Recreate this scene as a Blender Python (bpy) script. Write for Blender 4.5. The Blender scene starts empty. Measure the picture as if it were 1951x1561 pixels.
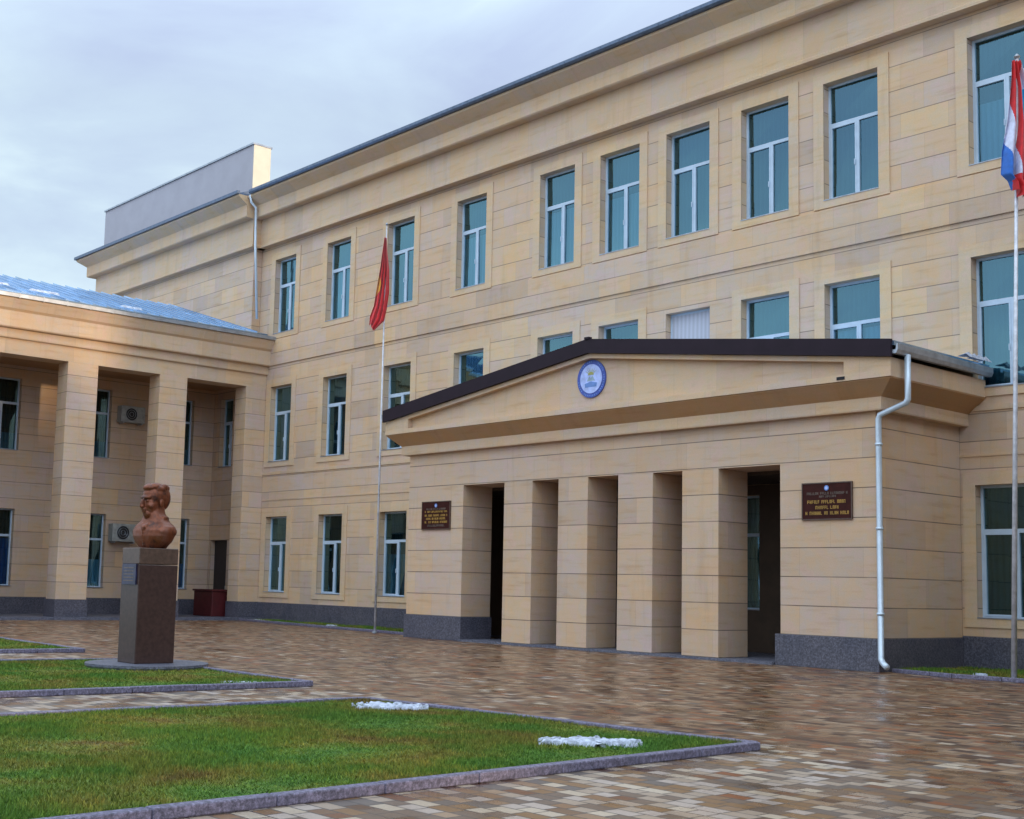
import bpy, bmesh, math, random
import numpy as np
from mathutils import Vector, Matrix, noise
random.seed(7)
S = bpy.context.scene
R = math.radians
# ---------------------------------------------------------------- camera
F_, PX, PY = 2443.18, 837.77, 858.99
YAW, PIT, ROL = 0.870093, 0.104453, 0.024879
W_, H_ = 1951.0, 1561.0
CAM = Vector((0, -28.376, 1.6))
fw = Vector((-math.sin(YAW)*math.cos(PIT), math.cos(YAW)*math.cos(PIT), math.sin(PIT)))
r0 = Vector((math.cos(YAW), math.sin(YAW), 0)); u0 = r0.cross(fw)
rt = math.cos(ROL)*r0 + math.sin(ROL)*u0; up = -math.sin(ROL)*r0 + math.cos(ROL)*u0
cd = bpy.data.cameras.new("camera"); cam = bpy.data.objects.new("camera", cd)
S.collection.objects.link(cam)
m = Matrix((rt, up, -fw)).transposed().to_4x4(); m.translation = CAM
cam.matrix_world = m
cd.sensor_fit = 'HORIZONTAL'; cd.sensor_width = 36; cd.lens = F_/W_*36
cd.shift_x = (W_/2-PX)/W_; cd.shift_y = (PY-H_/2)/W_
cd.clip_start = .1; cd.clip_end = 3000
S.camera = cam
# ---------------------------------------------------------------- light
SUN_EL, SUN_AZ = R(5.0), R(8.6)          # azimuth from +X towards +Y
w = bpy.data.worlds.new("World"); S.world = w; w.use_nodes = True
nt = w.node_tree; nt.nodes.clear()
def N(t, typ, **kw):
    n = t.nodes.new(typ)
    for k, v in kw.items(): setattr(n, k, v)
    return n
def L(t, a, b): t.links.new(a, b)
out = N(nt, 'ShaderNodeOutputWorld'); bg = N(nt, 'ShaderNodeBackground')
sky = N(nt, 'ShaderNodeTexSky', sky_type='NISHITA'); sky.sun_disc = False
sky.sun_elevation = SUN_EL; sky.sun_rotation = math.pi/2 - SUN_AZ
sky.air_density = 1.0; sky.dust_density = .6
tc = N(nt, 'ShaderNodeTexCoord')
mp = N(nt, 'ShaderNodeMapping'); mp.inputs['Scale'].default_value = (1.0, 1.0, 3.2)
mp.inputs['Rotation'].default_value = (.12, -.1, .4)
nz = N(nt, 'ShaderNodeTexNoise'); nz.inputs['Scale'].default_value = 2.6; nz.inputs['Detail'].default_value = 7
nz.inputs['Roughness'].default_value = .52; nz.inputs['Distortion'].default_value = .5
rmp = N(nt, 'ShaderNodeValToRGB')
e = rmp.color_ramp.elements
e[0].position = .33; e[0].color = (5.6, 6.7, 9.2, 1); e[1].position = .64; e[1].color = (8.8, 10.8, 11.6, 1)
x = rmp.color_ramp.elements.new(.5); x.color = (6.9, 8.5, 10.3, 1)
# clouds are brighter high overhead than near the horizon
sep = N(nt, 'ShaderNodeSeparateXYZ'); mr = N(nt, 'ShaderNodeMapRange')
mr.inputs['From Min'].default_value = .35; mr.inputs['From Max'].default_value = .85
mr.inputs['To Min'].default_value = 1.0; mr.inputs['To Max'].default_value = 2.1
back = N(nt, 'ShaderNodeMapRange'); back.inputs['From Min'].default_value = .15; back.inputs['From Max'].default_value = -.8
back.inputs['To Min'].default_value = 1.0; back.inputs['To Max'].default_value = 1.75
mm = N(nt, 'ShaderNodeMath', operation='MULTIPLY')
mul = N(nt, 'ShaderNodeVectorMath', operation='SCALE')
mix = N(nt, 'ShaderNodeMixRGB'); mix.inputs[0].default_value = .9
L(nt, tc.outputs['Generated'], mp.inputs[0]); L(nt, mp.outputs[0], nz.inputs[0]); L(nt, nz.outputs[0], rmp.inputs[0])
L(nt, tc.outputs['Generated'], sep.inputs[0]); L(nt, sep.outputs[2], mr.inputs[0])
L(nt, rmp.outputs[0], mul.inputs[0]); L(nt, sep.outputs[1], back.inputs[0]); L(nt, mr.outputs[0], mm.inputs[0]); east = N(nt, 'ShaderNodeMapRange'); east.inputs['From Min'].default_value = .55; east.inputs['From Max'].default_value = .98
east.inputs['To Min'].default_value = 1.0; east.inputs['To Max'].default_value = 2.3
m3 = N(nt, 'ShaderNodeMath', operation='MULTIPLY')
L(nt, sep.outputs[0], east.inputs[0]); L(nt, back.outputs[0], mm.inputs[1]); L(nt, mm.outputs[0], m3.inputs[0]); L(nt, east.outputs[0], m3.inputs[1]); L(nt, m3.outputs[0], mul.inputs['Scale'])
L(nt, sky.outputs[0], mix.inputs[1]); L(nt, mul.outputs[0], mix.inputs[2])
L(nt, mix.outputs[0], bg.inputs[0]); bg.inputs[1].default_value = .1; L(nt, bg.outputs[0], out.inputs[0])
sd = bpy.data.lights.new("sun", 'SUN'); sd.energy = 2.2; sd.angle = R(2.5); sd.color = (1, .74, .45)
so = bpy.data.objects.new("sun", sd); S.collection.objects.link(so)
so.location = (60, 10, 30)
sdir = Vector((math.cos(SUN_EL)*math.cos(SUN_AZ), math.cos(SUN_EL)*math.sin(SUN_AZ), math.sin(SUN_EL)))
so.rotation_euler = sdir.to_track_quat('Z', 'Y').to_euler()
S.view_settings.view_transform = 'Standard'; S.view_settings.look = 'None'
S.view_settings.exposure = -0.05; S.view_settings.gamma = 1

# ---------------------------------------------------------------- materials
def newmat(name):
    mt = bpy.data.materials.new(name); mt.use_nodes = True
    t = mt.node_tree; b = t.nodes['Principled BSDF']; return mt, t, b
def noise_n(t, vec, scale, detail=4, rough=.55):
    n = N(t, 'ShaderNodeTexNoise'); n.inputs['Scale'].default_value = scale
    n.inputs['Detail'].default_value = detail; n.inputs['Roughness'].default_value = rough
    if vec: L(t, vec, n.inputs[0])
    return n
def ramp(t, fac, stops, interp='LINEAR'):
    r = N(t, 'ShaderNodeValToRGB'); r.color_ramp.interpolation = interp
    el = r.color_ramp.elements
    while len(el) < len(stops): el.new(.5)
    for q, (p, c) in zip(el, stops): q.position = p; q.color = (*c, 1) if len(c) == 3 else c
    L(t, fac, r.inputs[0]); return r
def mixc(t, fac, a, b, mode='MIX'):
    n = N(t, 'ShaderNodeMixRGB', blend_type=mode)
    for i, v in enumerate((fac, a, b)):
        if hasattr(v, 'is_linked') or hasattr(v, 'links'): L(t, v, n.inputs[i])
        elif isinstance(v, (int, float)): n.inputs[i].default_value = v
        else: n.inputs[i].default_value = (*v, 1)
    return n.outputs[0]
def wallvec(t, zoff=0):
    """(u, z-zoff, 0): u runs along the wall whichever way it faces."""
    g = N(t, 'ShaderNodeNewGeometry'); s = N(t, 'ShaderNodeSeparateXYZ'); L(t, g.outputs['Position'], s.inputs[0])
    n = N(t, 'ShaderNodeSeparateXYZ'); L(t, g.outputs['True Normal'], n.inputs[0])
    a = N(t, 'ShaderNodeMath', operation='ABSOLUTE'); L(t, n.outputs[0], a.inputs[0])
    c = N(t, 'ShaderNodeMath', operation='GREATER_THAN'); L(t, a.outputs[0], c.inputs[0]); c.inputs[1].default_value = .7
    mx = N(t, 'ShaderNodeMix'); mx.data_type = 'FLOAT'
    L(t, c.outputs[0], mx.inputs[0]); L(t, s.outputs[0], mx.inputs[2]); L(t, s.outputs[1], mx.inputs[3])
    z = N(t, 'ShaderNodeMath', operation='SUBTRACT'); L(t, s.outputs[2], z.inputs[0]); z.inputs[1].default_value = zoff
    cb = N(t, 'ShaderNodeCombineXYZ'); L(t, mx.outputs[0], cb.inputs[0]); L(t, z.outputs[0], cb.inputs[1])
    return cb.outputs[0], g
def stone(name, base=(.50, .39, .275), joint=.8, jw=.018, row=.638, bw=1.25, zoff=.737, vary=1.0, lines=True):
    mt, t, b = newmat(name)
    vec, g = wallvec(t, zoff)
    def brick(c1, c2, cm, mort):
        k = N(t, 'ShaderNodeTexBrick'); k.offset = .5
        k.inputs['Color1'].default_value = c1; k.inputs['Color2'].default_value = c2; k.inputs['Mortar'].default_value = cm
        k.inputs['Scale'].default_value = 1; k.inputs['Mortar Size'].default_value = mort
        k.inputs['Mortar Smooth'].default_value = .1; k.inputs['Bias'].default_value = 0
        k.inputs['Brick Width'].default_value = bw; k.inputs['Row Height'].default_value = row
        L(t, vec, k.inputs[0]); return k
    rb = brick((0, 0, 0, 1), (1, 1, 1, 1), (.5, .5, .5, 1), 0)
    v = vary
    def sh(r_, g_, b_): return (base[0]*(1+(r_-1)*v), base[1]*(1+(g_-1)*v), base[2]*(1+(b_-1)*v))
    col = ramp(t, rb.outputs[0], [(0, sh(.84, .84, .88)), (.25, sh(1.0, .98, .96)), (.5, sh(1.05, .98, .88)), (.75, sh(.95, .98, 1.12)), (1, sh(1.12, 1.06, .90))]).outputs[0]
    # sedimentary streaks, large warm and grey clouds, fine grain
    mpn = N(t, 'ShaderNodeMapping'); mpn.inputs['Scale'].default_value = (.55, 5, 1); L(t, vec, mpn.inputs[0])
    st = noise_n(t, mpn.outputs[0], 1.3, 6, .6)
    col = mixc(t, .55, col, ramp(t, st.outputs[0], [(.28, (.80, .70, .56)), (.45, (1, .98, .95)), (.58, (1.0, 1.0, 1.02)), (.72, (1.12, 1.09, 1.08))]).outputs[0], 'MULTIPLY')
    lg = noise_n(t, g.outputs['Position'], .55, 4, .6)
    col = mixc(t, .55, col, ramp(t, lg.outputs[0], [(.3, (1.02, .9, .7)), (.5, (1, 1, 1)), (.7, (.92, .95, 1.04))]).outputs[0], 'MULTIPLY')
    hu = noise_n(t, g.outputs['Position'], 1.7, 5, .6)
    col = mixc(t, .8, col, ramp(t, hu.outputs[0], [(.32, (1.03, .97, .98)), (.45, (1.05, .99, .86)), (.53, (.97, 1.0, .97)), (.62, (1.04, .98, 1.04)), (.72, (.93, .93, .93))]).outputs[0], 'MULTIPLY')
    mp4 = N(t, 'ShaderNodeMapping'); mp4.inputs['Scale'].default_value = (1.6, .18, 1); L(t, vec, mp4.inputs[0])
    dr = noise_n(t, mp4.outputs[0], 1.4, 5, .65)      # rain streaks run down the wall
    col = mixc(t, .5, col, ramp(t, dr.outputs[0], [(.3, (.82, .80, .77)), (.45, (1, 1, 1))]).outputs[0], 'MULTIPLY')
    fine = noise_n(t, g.outputs['Position'], 38, 3, .7)
    col = mixc(t, .3, col, ramp(t, fine.outputs[0], [(.3, (.8, .8, .8)), (.7, (1.15, 1.15, 1.15))]).outputs[0], 'MULTIPLY')
    bumpsrc = st.outputs[0]
    if lines:
        # horizontal joints strong, vertical joints hairline
        hj = brick((0, 0, 0, 1), (0, 0, 0, 1), (1, 1, 1, 1), jw/2); hj.inputs['Brick Width'].default_value = 4000; hj.offset = 0
        vj = brick((0, 0, 0, 1), (0, 0, 0, 1), (1, 1, 1, 1), .004)
        jn = noise_n(t, vec, 1.1, 3)
        jr = ramp(t, jn.outputs[0], [(.3, (joint*.6,)*3), (.6, (joint,)*3)])
        f1 = mixc(t, 1.0, hj.outputs[0], jr.outputs[0], 'MULTIPLY')
        col = mixc(t, f1, col, (.10, .075, .055))
        f2 = mixc(t, 1.0, vj.outputs[0], (.3, .3, .3), 'MULTIPLY')
        col = mixc(t, f2, col, (.2, .15, .11))
    L(t, col, b.inputs['Base Color'])
    b.inputs['Roughness'].default_value = .82; b.inputs['Specular IOR Level'].default_value = .25
    bp = N(t, 'ShaderNodeBump'); bp.inputs['Strength'].default_value = .25; bp.inputs['Distance'].default_value = .02
    L(t, fine.outputs[0], bp.inputs['Height']); L(t, bp.outputs[0], b.inputs['Normal'])
    return mt
def plain(name, col, rough=.6, metal=0, spec=.5, nscale=6, namt=.25, bump=0):
    mt, t, b = newmat(name)
    g = N(t, 'ShaderNodeNewGeometry'); n = noise_n(t, g.outputs['Position'], nscale, 5, .6)
    c = mixc(t, 1.0, col, ramp(t, n.outputs[0], [(.3, (1-namt,)*3), (.7, (1+namt,)*3)]).outputs[0], 'MULTIPLY')
    L(t, c, b.inputs['Base Color'])
    b.inputs['Roughness'].default_value = rough; b.inputs['Metallic'].default_value = metal
    b.inputs['Specular IOR Level'].default_value = spec
    if bump:
        bp = N(t, 'ShaderNodeBump'); bp.inputs['Strength'].default_value = bump; bp.inputs['Distance'].default_value = .02
        L(t, n.outputs[0], bp.inputs['Height']); L(t, bp.outputs[0], b.inputs['Normal'])
    return mt
def granite(name, col, rough=.35):
    mt, t, b = newmat(name)
    g = N(t, 'ShaderNodeNewGeometry')
    n = noise_n(t, g.outputs['Position'], 26, 5, .85); n2 = noise_n(t, g.outputs['Position'], 1.5, 4)
    d = [c*.45 for c in col]; l = [c*1.9 for c in col]
    c = ramp(t, n.outputs[0], [(.38, d), (.5, col), (.62, l)]).outputs[0]
    c = mixc(t, .8, c, ramp(t, n2.outputs[0], [(.3, (.75, .78, .85)), (.7, (1.15, 1.1, 1.05))]).outputs[0], 'MULTIPLY')
    L(t, c, b.inputs['Base Color']); b.inputs['Roughness'].default_value = rough
    return mt
STN = (.575, .425, .32)
M = {}
M['wall'] = stone('stone_wall', STN, joint=.7, jw=.024)
M['portico'] = stone('stone_portico', (.555, .405, .305), joint=.85, jw=.024, row=.645, bw=1.6, zoff=.70, vary=.8)
M['trim'] = stone('stone_trim', (.575, .425, .31), joint=.3, jw=.01, row=40, bw=1.3, zoff=-10, vary=.6)
M['surround'] = stone('stone_surround', (.60, .445, .315), lines=False, vary=.5)
M['soffit'] = stone('stone_soffit_shaded', (.44, .26, .14), lines=False, vary=.4)  # browner than the walls: warm bounce and shade put into the colour
M['plinth'] = granite('granite_plinth', (.078, .074, .095), .45)
M['white'] = plain('white_frame', (.46, .55, .66), .35, nscale=3, namt=.08)
M['gutter'] = plain('grey_gutter_metal', (.34, .36, .40), .35, .6, nscale=3)
M['roofedge'] = plain('blue_grey_roof_edge', (.10, .13, .19), .4, .5)
M['brown'] = plain('dark_brown_metal', (.018, .009, .016), .6, .0, spec=.2, nscale=2, namt=.15)
M['roof'] = plain('blue_roof_metal', (.34, .50, .70), .17, .85, nscale=.8, namt=.25)
M['attic'] = plain('attic_panel', (.37, .34, .37), .75, nscale=1.2, namt=.06)
M['pipe'] = plain('pale_pipe', (.55, .62, .70), .35, .3, nscale=3, namt=.1)
M['dark'] = plain('dark_void', (.008, .008, .011), .8)
M['door'] = plain('dark_door', (.014, .012, .016), .4)
M['redbox'] = plain('dark_red_paint', (.07, .006, .008), .5)
M['kerb'] = granite('kerb_concrete', (.13, .115, .165), .7)
M['pole'] = plain('pale_pole', (.55, .54, .58), .4, .2)
M['acwhite'] = plain('grey_white_casing', (.33, .33, .31), .5)
M['acdark'] = plain('fan_dark', (.02, .022, .025), .5)
M['snow'] = plain('dirty_snow', (.42, .44, .52), .75, nscale=11, namt=.55, bump=.6)
M['shaft'] = plain('dark_brown_granite', (.048, .024, .020), .3, nscale=14, namt=.3)
M['capst'] = plain('brown_granite', (.085, .048, .034), .35, nscale=14, namt=.3)
M['slab'] = granite('slab_granite', (.10, .10, .13), .5)
M['slate'] = plain('plaque_slate', (.022, .022, .06), .3, nscale=12, namt=.4)
M['gold'] = plain('gold_letter', (.42, .24, .05), .45, .2)
M['grey_letter'] = plain('grey_letter', (.13, .09, .07), .5)
M['plaque'] = plain('plaque_maroon', (.040, .008, .006), .6, spec=.15)
M['blue'] = plain('emblem_blue', (.045, .08, .36), .5); M['lblue'] = plain('emblem_light', (.42, .5, .85), .5)
M['mblue'] = plain('emblem_mid_blue', (.13, .24, .55), .5); M['yel'] = plain('emblem_yellow', (.34, .33, .10), .5)
M['gry'] = plain('emblem_grey', (.28, .36, .45), .5)
def glass():
    mt, t, b = newmat('window_glass'); t.nodes.remove(b)
    o = t.nodes['Material Output']
    gl = N(t, 'ShaderNodeBsdfGlossy'); gl.inputs['Roughness'].default_value = .03; gl.inputs['Color'].default_value = (.46, .86, 1.0, 1)
    tr = N(t, 'ShaderNodeBsdfTransparent'); tr.inputs['Color'].default_value = (.45, .62, .66, 1)
    lw = N(t, 'ShaderNodeFresnel'); lw.inputs['IOR'].default_value = 1.5
    ma = N(t, 'ShaderNodeMath', operation='MULTIPLY_ADD'); ma.inputs[1].default_value = 1.6; ma.inputs[2].default_value = .11
    mx = N(t, 'ShaderNodeMixShader'); L(t, lw.outputs[0], ma.inputs[0]); L(t, ma.outputs[0], mx.inputs[0])
    g = N(t, 'ShaderNodeNewGeometry'); n = noise_n(t, g.outputs['Position'], .9, 2)
    bp = N(t, 'ShaderNodeBump'); bp.inputs['Strength'].default_value = .05; bp.inputs['Distance'].default_value = .05
    L(t, n.outputs[0], bp.inputs['Height']); L(t, bp.outputs[0], gl.inputs['Normal'])
    L(t, tr.outputs[0], mx.inputs[1]); L(t, gl.outputs[0], mx.inputs[2]); L(t, mx.outputs[0], o.inputs[0])
    return mt
M['glass'] = glass()
def blind_or_room(name, a, c2):
    mt, t, b = newmat(name); vec, g = wallvec(t)
    wv = N(t, 'ShaderNodeTexWave', wave_type='BANDS', bands_direction='X'); wv.inputs['Scale'].default_value = 2.2
    wv.inputs['Distortion'].default_value = 1.2; wv.inputs['Detail Scale'].default_value = .4; wv.inputs['Detail'].default_value = 1; L(t, vec, wv.inputs[0])
    L(t, ramp(t, wv.outputs[0], [(.1, a), (.9, c2)]).outputs[0], b.inputs['Base Color']); b.inputs['Roughness'].default_value = .9
    return mt
M['room_shade'] = blind_or_room('room_dark', (.012, .02, .025), (.03, .045, .055))  # dark sheet behind the glass, coloured as the unlit room
M['blind_teal'] = blind_or_room('curtain_teal', (.07, .16, .22), (.09, .20, .27))
M['blind_mid'] = blind_or_room('curtain_mid', (.035, .08, .12), (.055, .12, .17))
M['blind_grey'] = blind_or_room('curtain_grey', (.15, .22, .28), (.20, .28, .34))
M['blind_pale'] = blind_or_room('curtain_pale', (.26, .44, .58), (.36, .56, .70))
M['blind_blue'] = blind_or_room('curtain_blue', (.01, .09, .3), (.02, .16, .5))
M['shutter'] = blind_or_room('roller_blind', (.42, .41, .45), (.5, .49, .55))

# paving: rectangular setts in mixed tones, wet
def paving():
    mt, t, b = newmat('wet_paving')
    g = N(t, 'ShaderNodeNewGeometry')
    wob = noise_n(t, g.outputs['Position'], .25, 2)
    def brick(c1, c2, cm, mort, sq=.7):
        k = N(t, 'ShaderNodeTexBrick'); k.offset = .37; k.squash = sq; k.squash_frequency = 2
        k.inputs['Color1'].default_value = c1; k.inputs['Color2'].default_value = c2; k.inputs['Mortar'].default_value = cm
        k.inputs['Scale'].default_value = 1; k.inputs['Mortar Size'].default_value = mort; k.inputs['Mortar Smooth'].default_value = .2
        k.inputs['Brick Width'].default_value = .27; k.inputs['Row Height'].default_value = .165
        L(t, g.outputs['Position'], k.inputs[0]); return k
    rb = brick((0, 0, 0, 1), (1, 1, 1, 1), (.5, .5, .5, 1), 0)
    tone = noise_n(t, g.outputs['Position'], .45, 4, .6)
    warm = ramp(t, rb.outputs[0], [(0, (.055, .022, .010)), (.14, (.14, .062, .028)), (.3, (.20, .115, .060)), (.45, (.20, .070, .024)), (.55, (.22, .14, .085)), (.7, (.15, .088, .048)), (.82, (.27, .185, .12)), (.92, (.10, .055, .028))], 'CONSTANT').outputs[0]
    grey = ramp(t, rb.outputs[0], [(0, (.14, .10, .075)), (.2, (.30, .24, .19)), (.45, (.36, .31, .28)), (.6, (.19, .11, .05)), (.75, (.40, .34, .27)), (.9, (.12, .10, .09))], 'CONSTANT').outputs[0]
    # setts take paler tones more often towards the lawns
    s = N(t, 'ShaderNodeSeparateXYZ'); L(t, g.outputs['Position'], s.inputs[0])
    ad = N(t, 'ShaderNodeMath', operation='MULTIPLY_ADD'); L(t, tone.outputs[0], ad.inputs[0]); ad.inputs[1].default_value = -7.0; L(t, s.outputs[1], ad.inputs[2])
    mrr = N(t, 'ShaderNodeMapRange'); L(t, ad.outputs[0], mrr.inputs[0])
    mrr.inputs['From Min'].default_value = -21.9; mrr.inputs['From Max'].default_value = -20.0
    mrr.inputs['To Min'].default_value = .85; mrr.inputs['To Max'].default_value = 0.04
    rm = N(t, 'ShaderNodeMath', operation='GREATER_THAN')
    rb2 = brick((0, 0, 0, 1), (1, 1, 1, 1), (.5, .5, .5, 1), 0); 
    wn = N(t, 'ShaderNodeTexWhiteNoise', noise_dimensions='1D'); L(t, rb2.outputs[0], wn.inputs['W'])
    L(t, mrr.outputs[0], rm.inputs[0]); L(t, wn.outputs[0], rm.inputs[1])
    col = mixc(t, rm.outputs[0], warm, grey)
    col = mixc(t, .7, col, ramp(t, tone.outputs[0], [(.3, (.78, .60, .46)), (.5, (1.08, .96, .86)), (.7, (1.25, 1.14, 1.05))]).outputs[0], 'MULTIPLY')
    fn = noise_n(t, g.outputs['Position'], 45, 3, .7)
    col = mixc(t, .45, col, ramp(t, fn.outputs[0], [(.3, (.7, .7, .7)), (.7, (1.25, 1.25, 1.25))]).outputs[0], 'MULTIPLY')
    mo = brick((0, 0, 0, 1), (0, 0, 0, 1), (1, 1, 1, 1), .009)
    col = mixc(t, mo.outputs[0], col, (.06, .05, .045))
    L(t, col, b.inputs['Base Color'])
    wet = noise_n(t, g.outputs['Position'], .8, 5, .65)
    rr = ramp(t, wet.outputs[0], [(.38, (.19,)*3), (.62, (.55,)*3)])
    L(t, rr.outputs[0], b.inputs['Roughness'])
    h = mixc(t, .35, mo.outputs[0], fn.outputs[0]); iv = N(t, 'ShaderNodeInvert'); L(t, h, iv.inputs[1])
    bp = N(t, 'ShaderNodeBump'); bp.inputs['Strength'].default_value = .25; bp.inputs['Distance'].default_value = .008
    L(t, iv.outputs[0], bp.inputs['Height']); L(t, bp.outputs[0], b.inputs['Normal'])
    return mt
M['paving'] = paving()
def soilgrass(name, blades=False):
    mt, t, b = newmat(name); g = N(t, 'ShaderNodeNewGeometry')
    n1 = noise_n(t, g.outputs['Position'], .75, 5, .62); n2 = noise_n(t, g.outputs['Position'], 9, 4, .7)
    c = ramp(t, n1.outputs[0], [(.3, (.048, .130, .022)), (.44, (.080, .150, .022)), (.51, (.11, .15, .024)), (.59, (.15, .145, .028)), (.68, (.14, .10, .03))]).outputs[0]
    c = mixc(t, .8, c, ramp(t, n2.outputs[0], [(.3, (.55, .6, .55)), (.7, (1.5, 1.4, 1.3))]).outputs[0], 'MULTIPLY')
    if blades:
        oi = N(t, 'ShaderNodeAttribute'); oi.attribute_name = 'tone'
        c = mixc(t, 1.0, c, ramp(t, oi.outputs['Fac'], [(0, (.6, .7, .7)), (.5, (1.1, 1.1, 1.1)), (.9, (1.4, 1.3, 1.2)), (1, (2.0, 1.7, 1.4))]).outputs[0], 'MULTIPLY')
    L(t, c, b.inputs['Base Color']); b.inputs['Roughness'].default_value = .75; b.inputs['Specular IOR Level'].default_value = .2
    return mt
M['turf'] = soilgrass('turf_soil'); M['blade'] = soilgrass('grass_blade', True)
M['ground'] = plain('far_ground', (.10, .10, .09), .9, nscale=.3)
def copper():
    mt, t, b = newmat('copper_bust'); g = N(t, 'ShaderNodeNewGeometry')
    s = N(t, 'ShaderNodeSeparateXYZ'); L(t, g.outputs['Position'], s.inputs[0])
    n = noise_n(t, g.outputs['Position'], 3.5, 5, .7); n2 = noise_n(t, g.outputs['Position'], 22, 4, .6)
    c = ramp(t, n.outputs[0], [(.36, (.05, .018, .012)), (.5, (.18, .048, .018)), (.64, (.19, .075, .05))]).outputs[0]
    L(t, c, b.inputs['Base Color']); b.inputs['Metallic'].default_value = .45; b.inputs['Roughness'].default_value = .42
    bp = N(t, 'ShaderNodeBump'); bp.inputs['Strength'].default_value = .4; bp.inputs['Distance'].default_value = .01
    L(t, n2.outputs[0], bp.inputs['Height']); L(t, bp.outputs[0], b.inputs['Normal'])
    return mt
M['copper'] = copper()
def cloth(name, col):
    mt, t, b = newmat(name); g = N(t, 'ShaderNodeNewGeometry')
    n = noise_n(t, g.outputs['Position'], 9, 3)
    L(t, mixc(t, 1.0, col, ramp(t, n.outputs[0], [(.3, (.8,)*3), (.7, (1.15,)*3)]).outputs[0], 'MULTIPLY'), b.inputs['Base Color'])
    b.inputs['Roughness'].default_value = .7; b.inputs['Sheen Weight'].default_value = .2
    return mt
M['fred'] = cloth('flag_red', (.62, .008, .012)); M['fyel'] = cloth('flag_yellow', (.8, .38, .03))
M['fwhite'] = cloth('flag_white', (.6, .6, .75)); M['fblue'] = cloth('flag_blue', (.01, .12, .48)); M['fsky'] = cloth('flag_light_blue', (.03, .45, .7))
M['bark'] = plain('bark', (.06, .045, .03), .9); M['leaf'] = plain('leaf_dark', (.04, .06, .03), .8, nscale=1, namt=.4)

# ---------------------------------------------------------------- helpers
COL = S.collection
def tag(o, label=None, cat=None, group=None, kind=None):
    for k, v in (('label', label), ('category', cat), ('group', group), ('kind', kind)):
        if v: o[k] = v
    return o
def empty(name, loc=(0, 0, 0), rz=0, **kw):
    o = bpy.data.objects.new(name, None); COL.objects.link(o); o.location = loc; o.rotation_euler.z = rz
    o.empty_display_size = .3; return tag(o, **kw)
class MB:
    def __init__(s): s.v = []; s.f = []; s.mi = []
    def add(s, vs, fs, mi=0):
        b = len(s.v); s.v += [tuple(p) for p in vs]; s.f += [tuple(b+i for i in f) for f in fs]; s.mi += [mi]*len(fs)
    def box(s, x0, x1, y0, y1, z0, z1, mi=0, fr=None):
        P = [(x, y, z) for z in (z0, z1) for y in (y0, y1) for x in (x0, x1)]
        if fr: P = [fr(*p) for p in P]
        s.add(P, [(0, 1, 3, 2), (4, 6, 7, 5), (0, 4, 5, 1), (2, 3, 7, 6), (0, 2, 6, 4), (1, 5, 7, 3)], mi)
    def prism(s, poly, a0, a1, place, mi=0):
        """poly in 2D, extruded from a0 to a1; place(a, p, q) -> xyz"""
        n = len(poly)
        P = [place(a0, *p) for p in poly]+[place(a1, *p) for p in poly]
        s.add(P, [tuple(range(n-1, -1, -1)), tuple(range(n, 2*n))]+[(i, (i+1) % n, n+(i+1) % n, n+i) for i in range(n)], mi)
    def tube(s, pts, r, seg=10, mi=0):
        pts = [Vector(p) for p in pts]; rings = []
        for i, p in enumerate(pts):
            d = ((pts[min(i+1, len(pts)-1)]-p).normalized() + (p-pts[max(i-1, 0)]).normalized()).normalized()
            a = d.orthogonal().normalized() if abs(d.z) < .99 else Vector((1, 0, 0)); 
            if i: a = (rings_a - d*rings_a.dot(d)).normalized()
            rings_a = a; b_ = d.cross(a)
            rr = r[i] if isinstance(r, (list, tuple)) else r
            rings.append([p+(a*math.cos(k*2*math.pi/seg)+b_*math.sin(k*2*math.pi/seg))*rr for k in range(seg)])
        V = [q for rg in rings for q in rg]; Fs = []
        for i in range(len(pts)-1):
            for k in range(seg): Fs.append((i*seg+k, i*seg+(k+1) % seg, (i+1)*seg+(k+1) % seg, (i+1)*seg+k))
        Fs += [tuple(range(seg-1, -1, -1)), tuple((len(pts)-1)*seg+k for k in range(seg))]
        s.add(V, Fs, mi)
    def disc(s, c, r, y0, y1, seg=48, mi=0, r2=None):
        """disc or ring in the XZ plane, from y0 to y1"""
        P = lambda rr, y: [(c[0]+rr*math.cos(k*2*math.pi/seg), y, c[1]+rr*math.sin(k*2*math.pi/seg)) for k in range(seg)]
        n = seg
        s.add(P(r, y0)+P(r, y1), [tuple(range(n)), tuple(range(2*n-1, n-1, -1))]+[(k, (k+1) % n, n+(k+1) % n, n+k) for k in range(n)], mi)
    def build(s, name, mats, parent=None, bevel=0, smooth=False, recalc=True):
        me = bpy.data.meshes.new(name); me.from_pydata(s.v, [], s.f)
        mats = mats if isinstance(mats, (list, tuple)) else [mats]
        for q in mats: me.materials.append(q)
        me.polygons.foreach_set('material_index', s.mi)
        if recalc:
            bm = bmesh.new(); bm.from_mesh(me); bmesh.ops.recalc_face_normals(bm, faces=bm.faces); bm.to_mesh(me); bm.free()
        o = bpy.data.objects.new(name, me); COL.objects.link(o)
        if parent: o.parent = parent
        if bevel:
            bv = o.modifiers.new('bevel', 'BEVEL'); bv.width = bevel; bv.segments = 2; bv.limit_method = 'ANGLE'
        if smooth:
            for p in me.polygons: p.use_smooth = True
        return o
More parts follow.
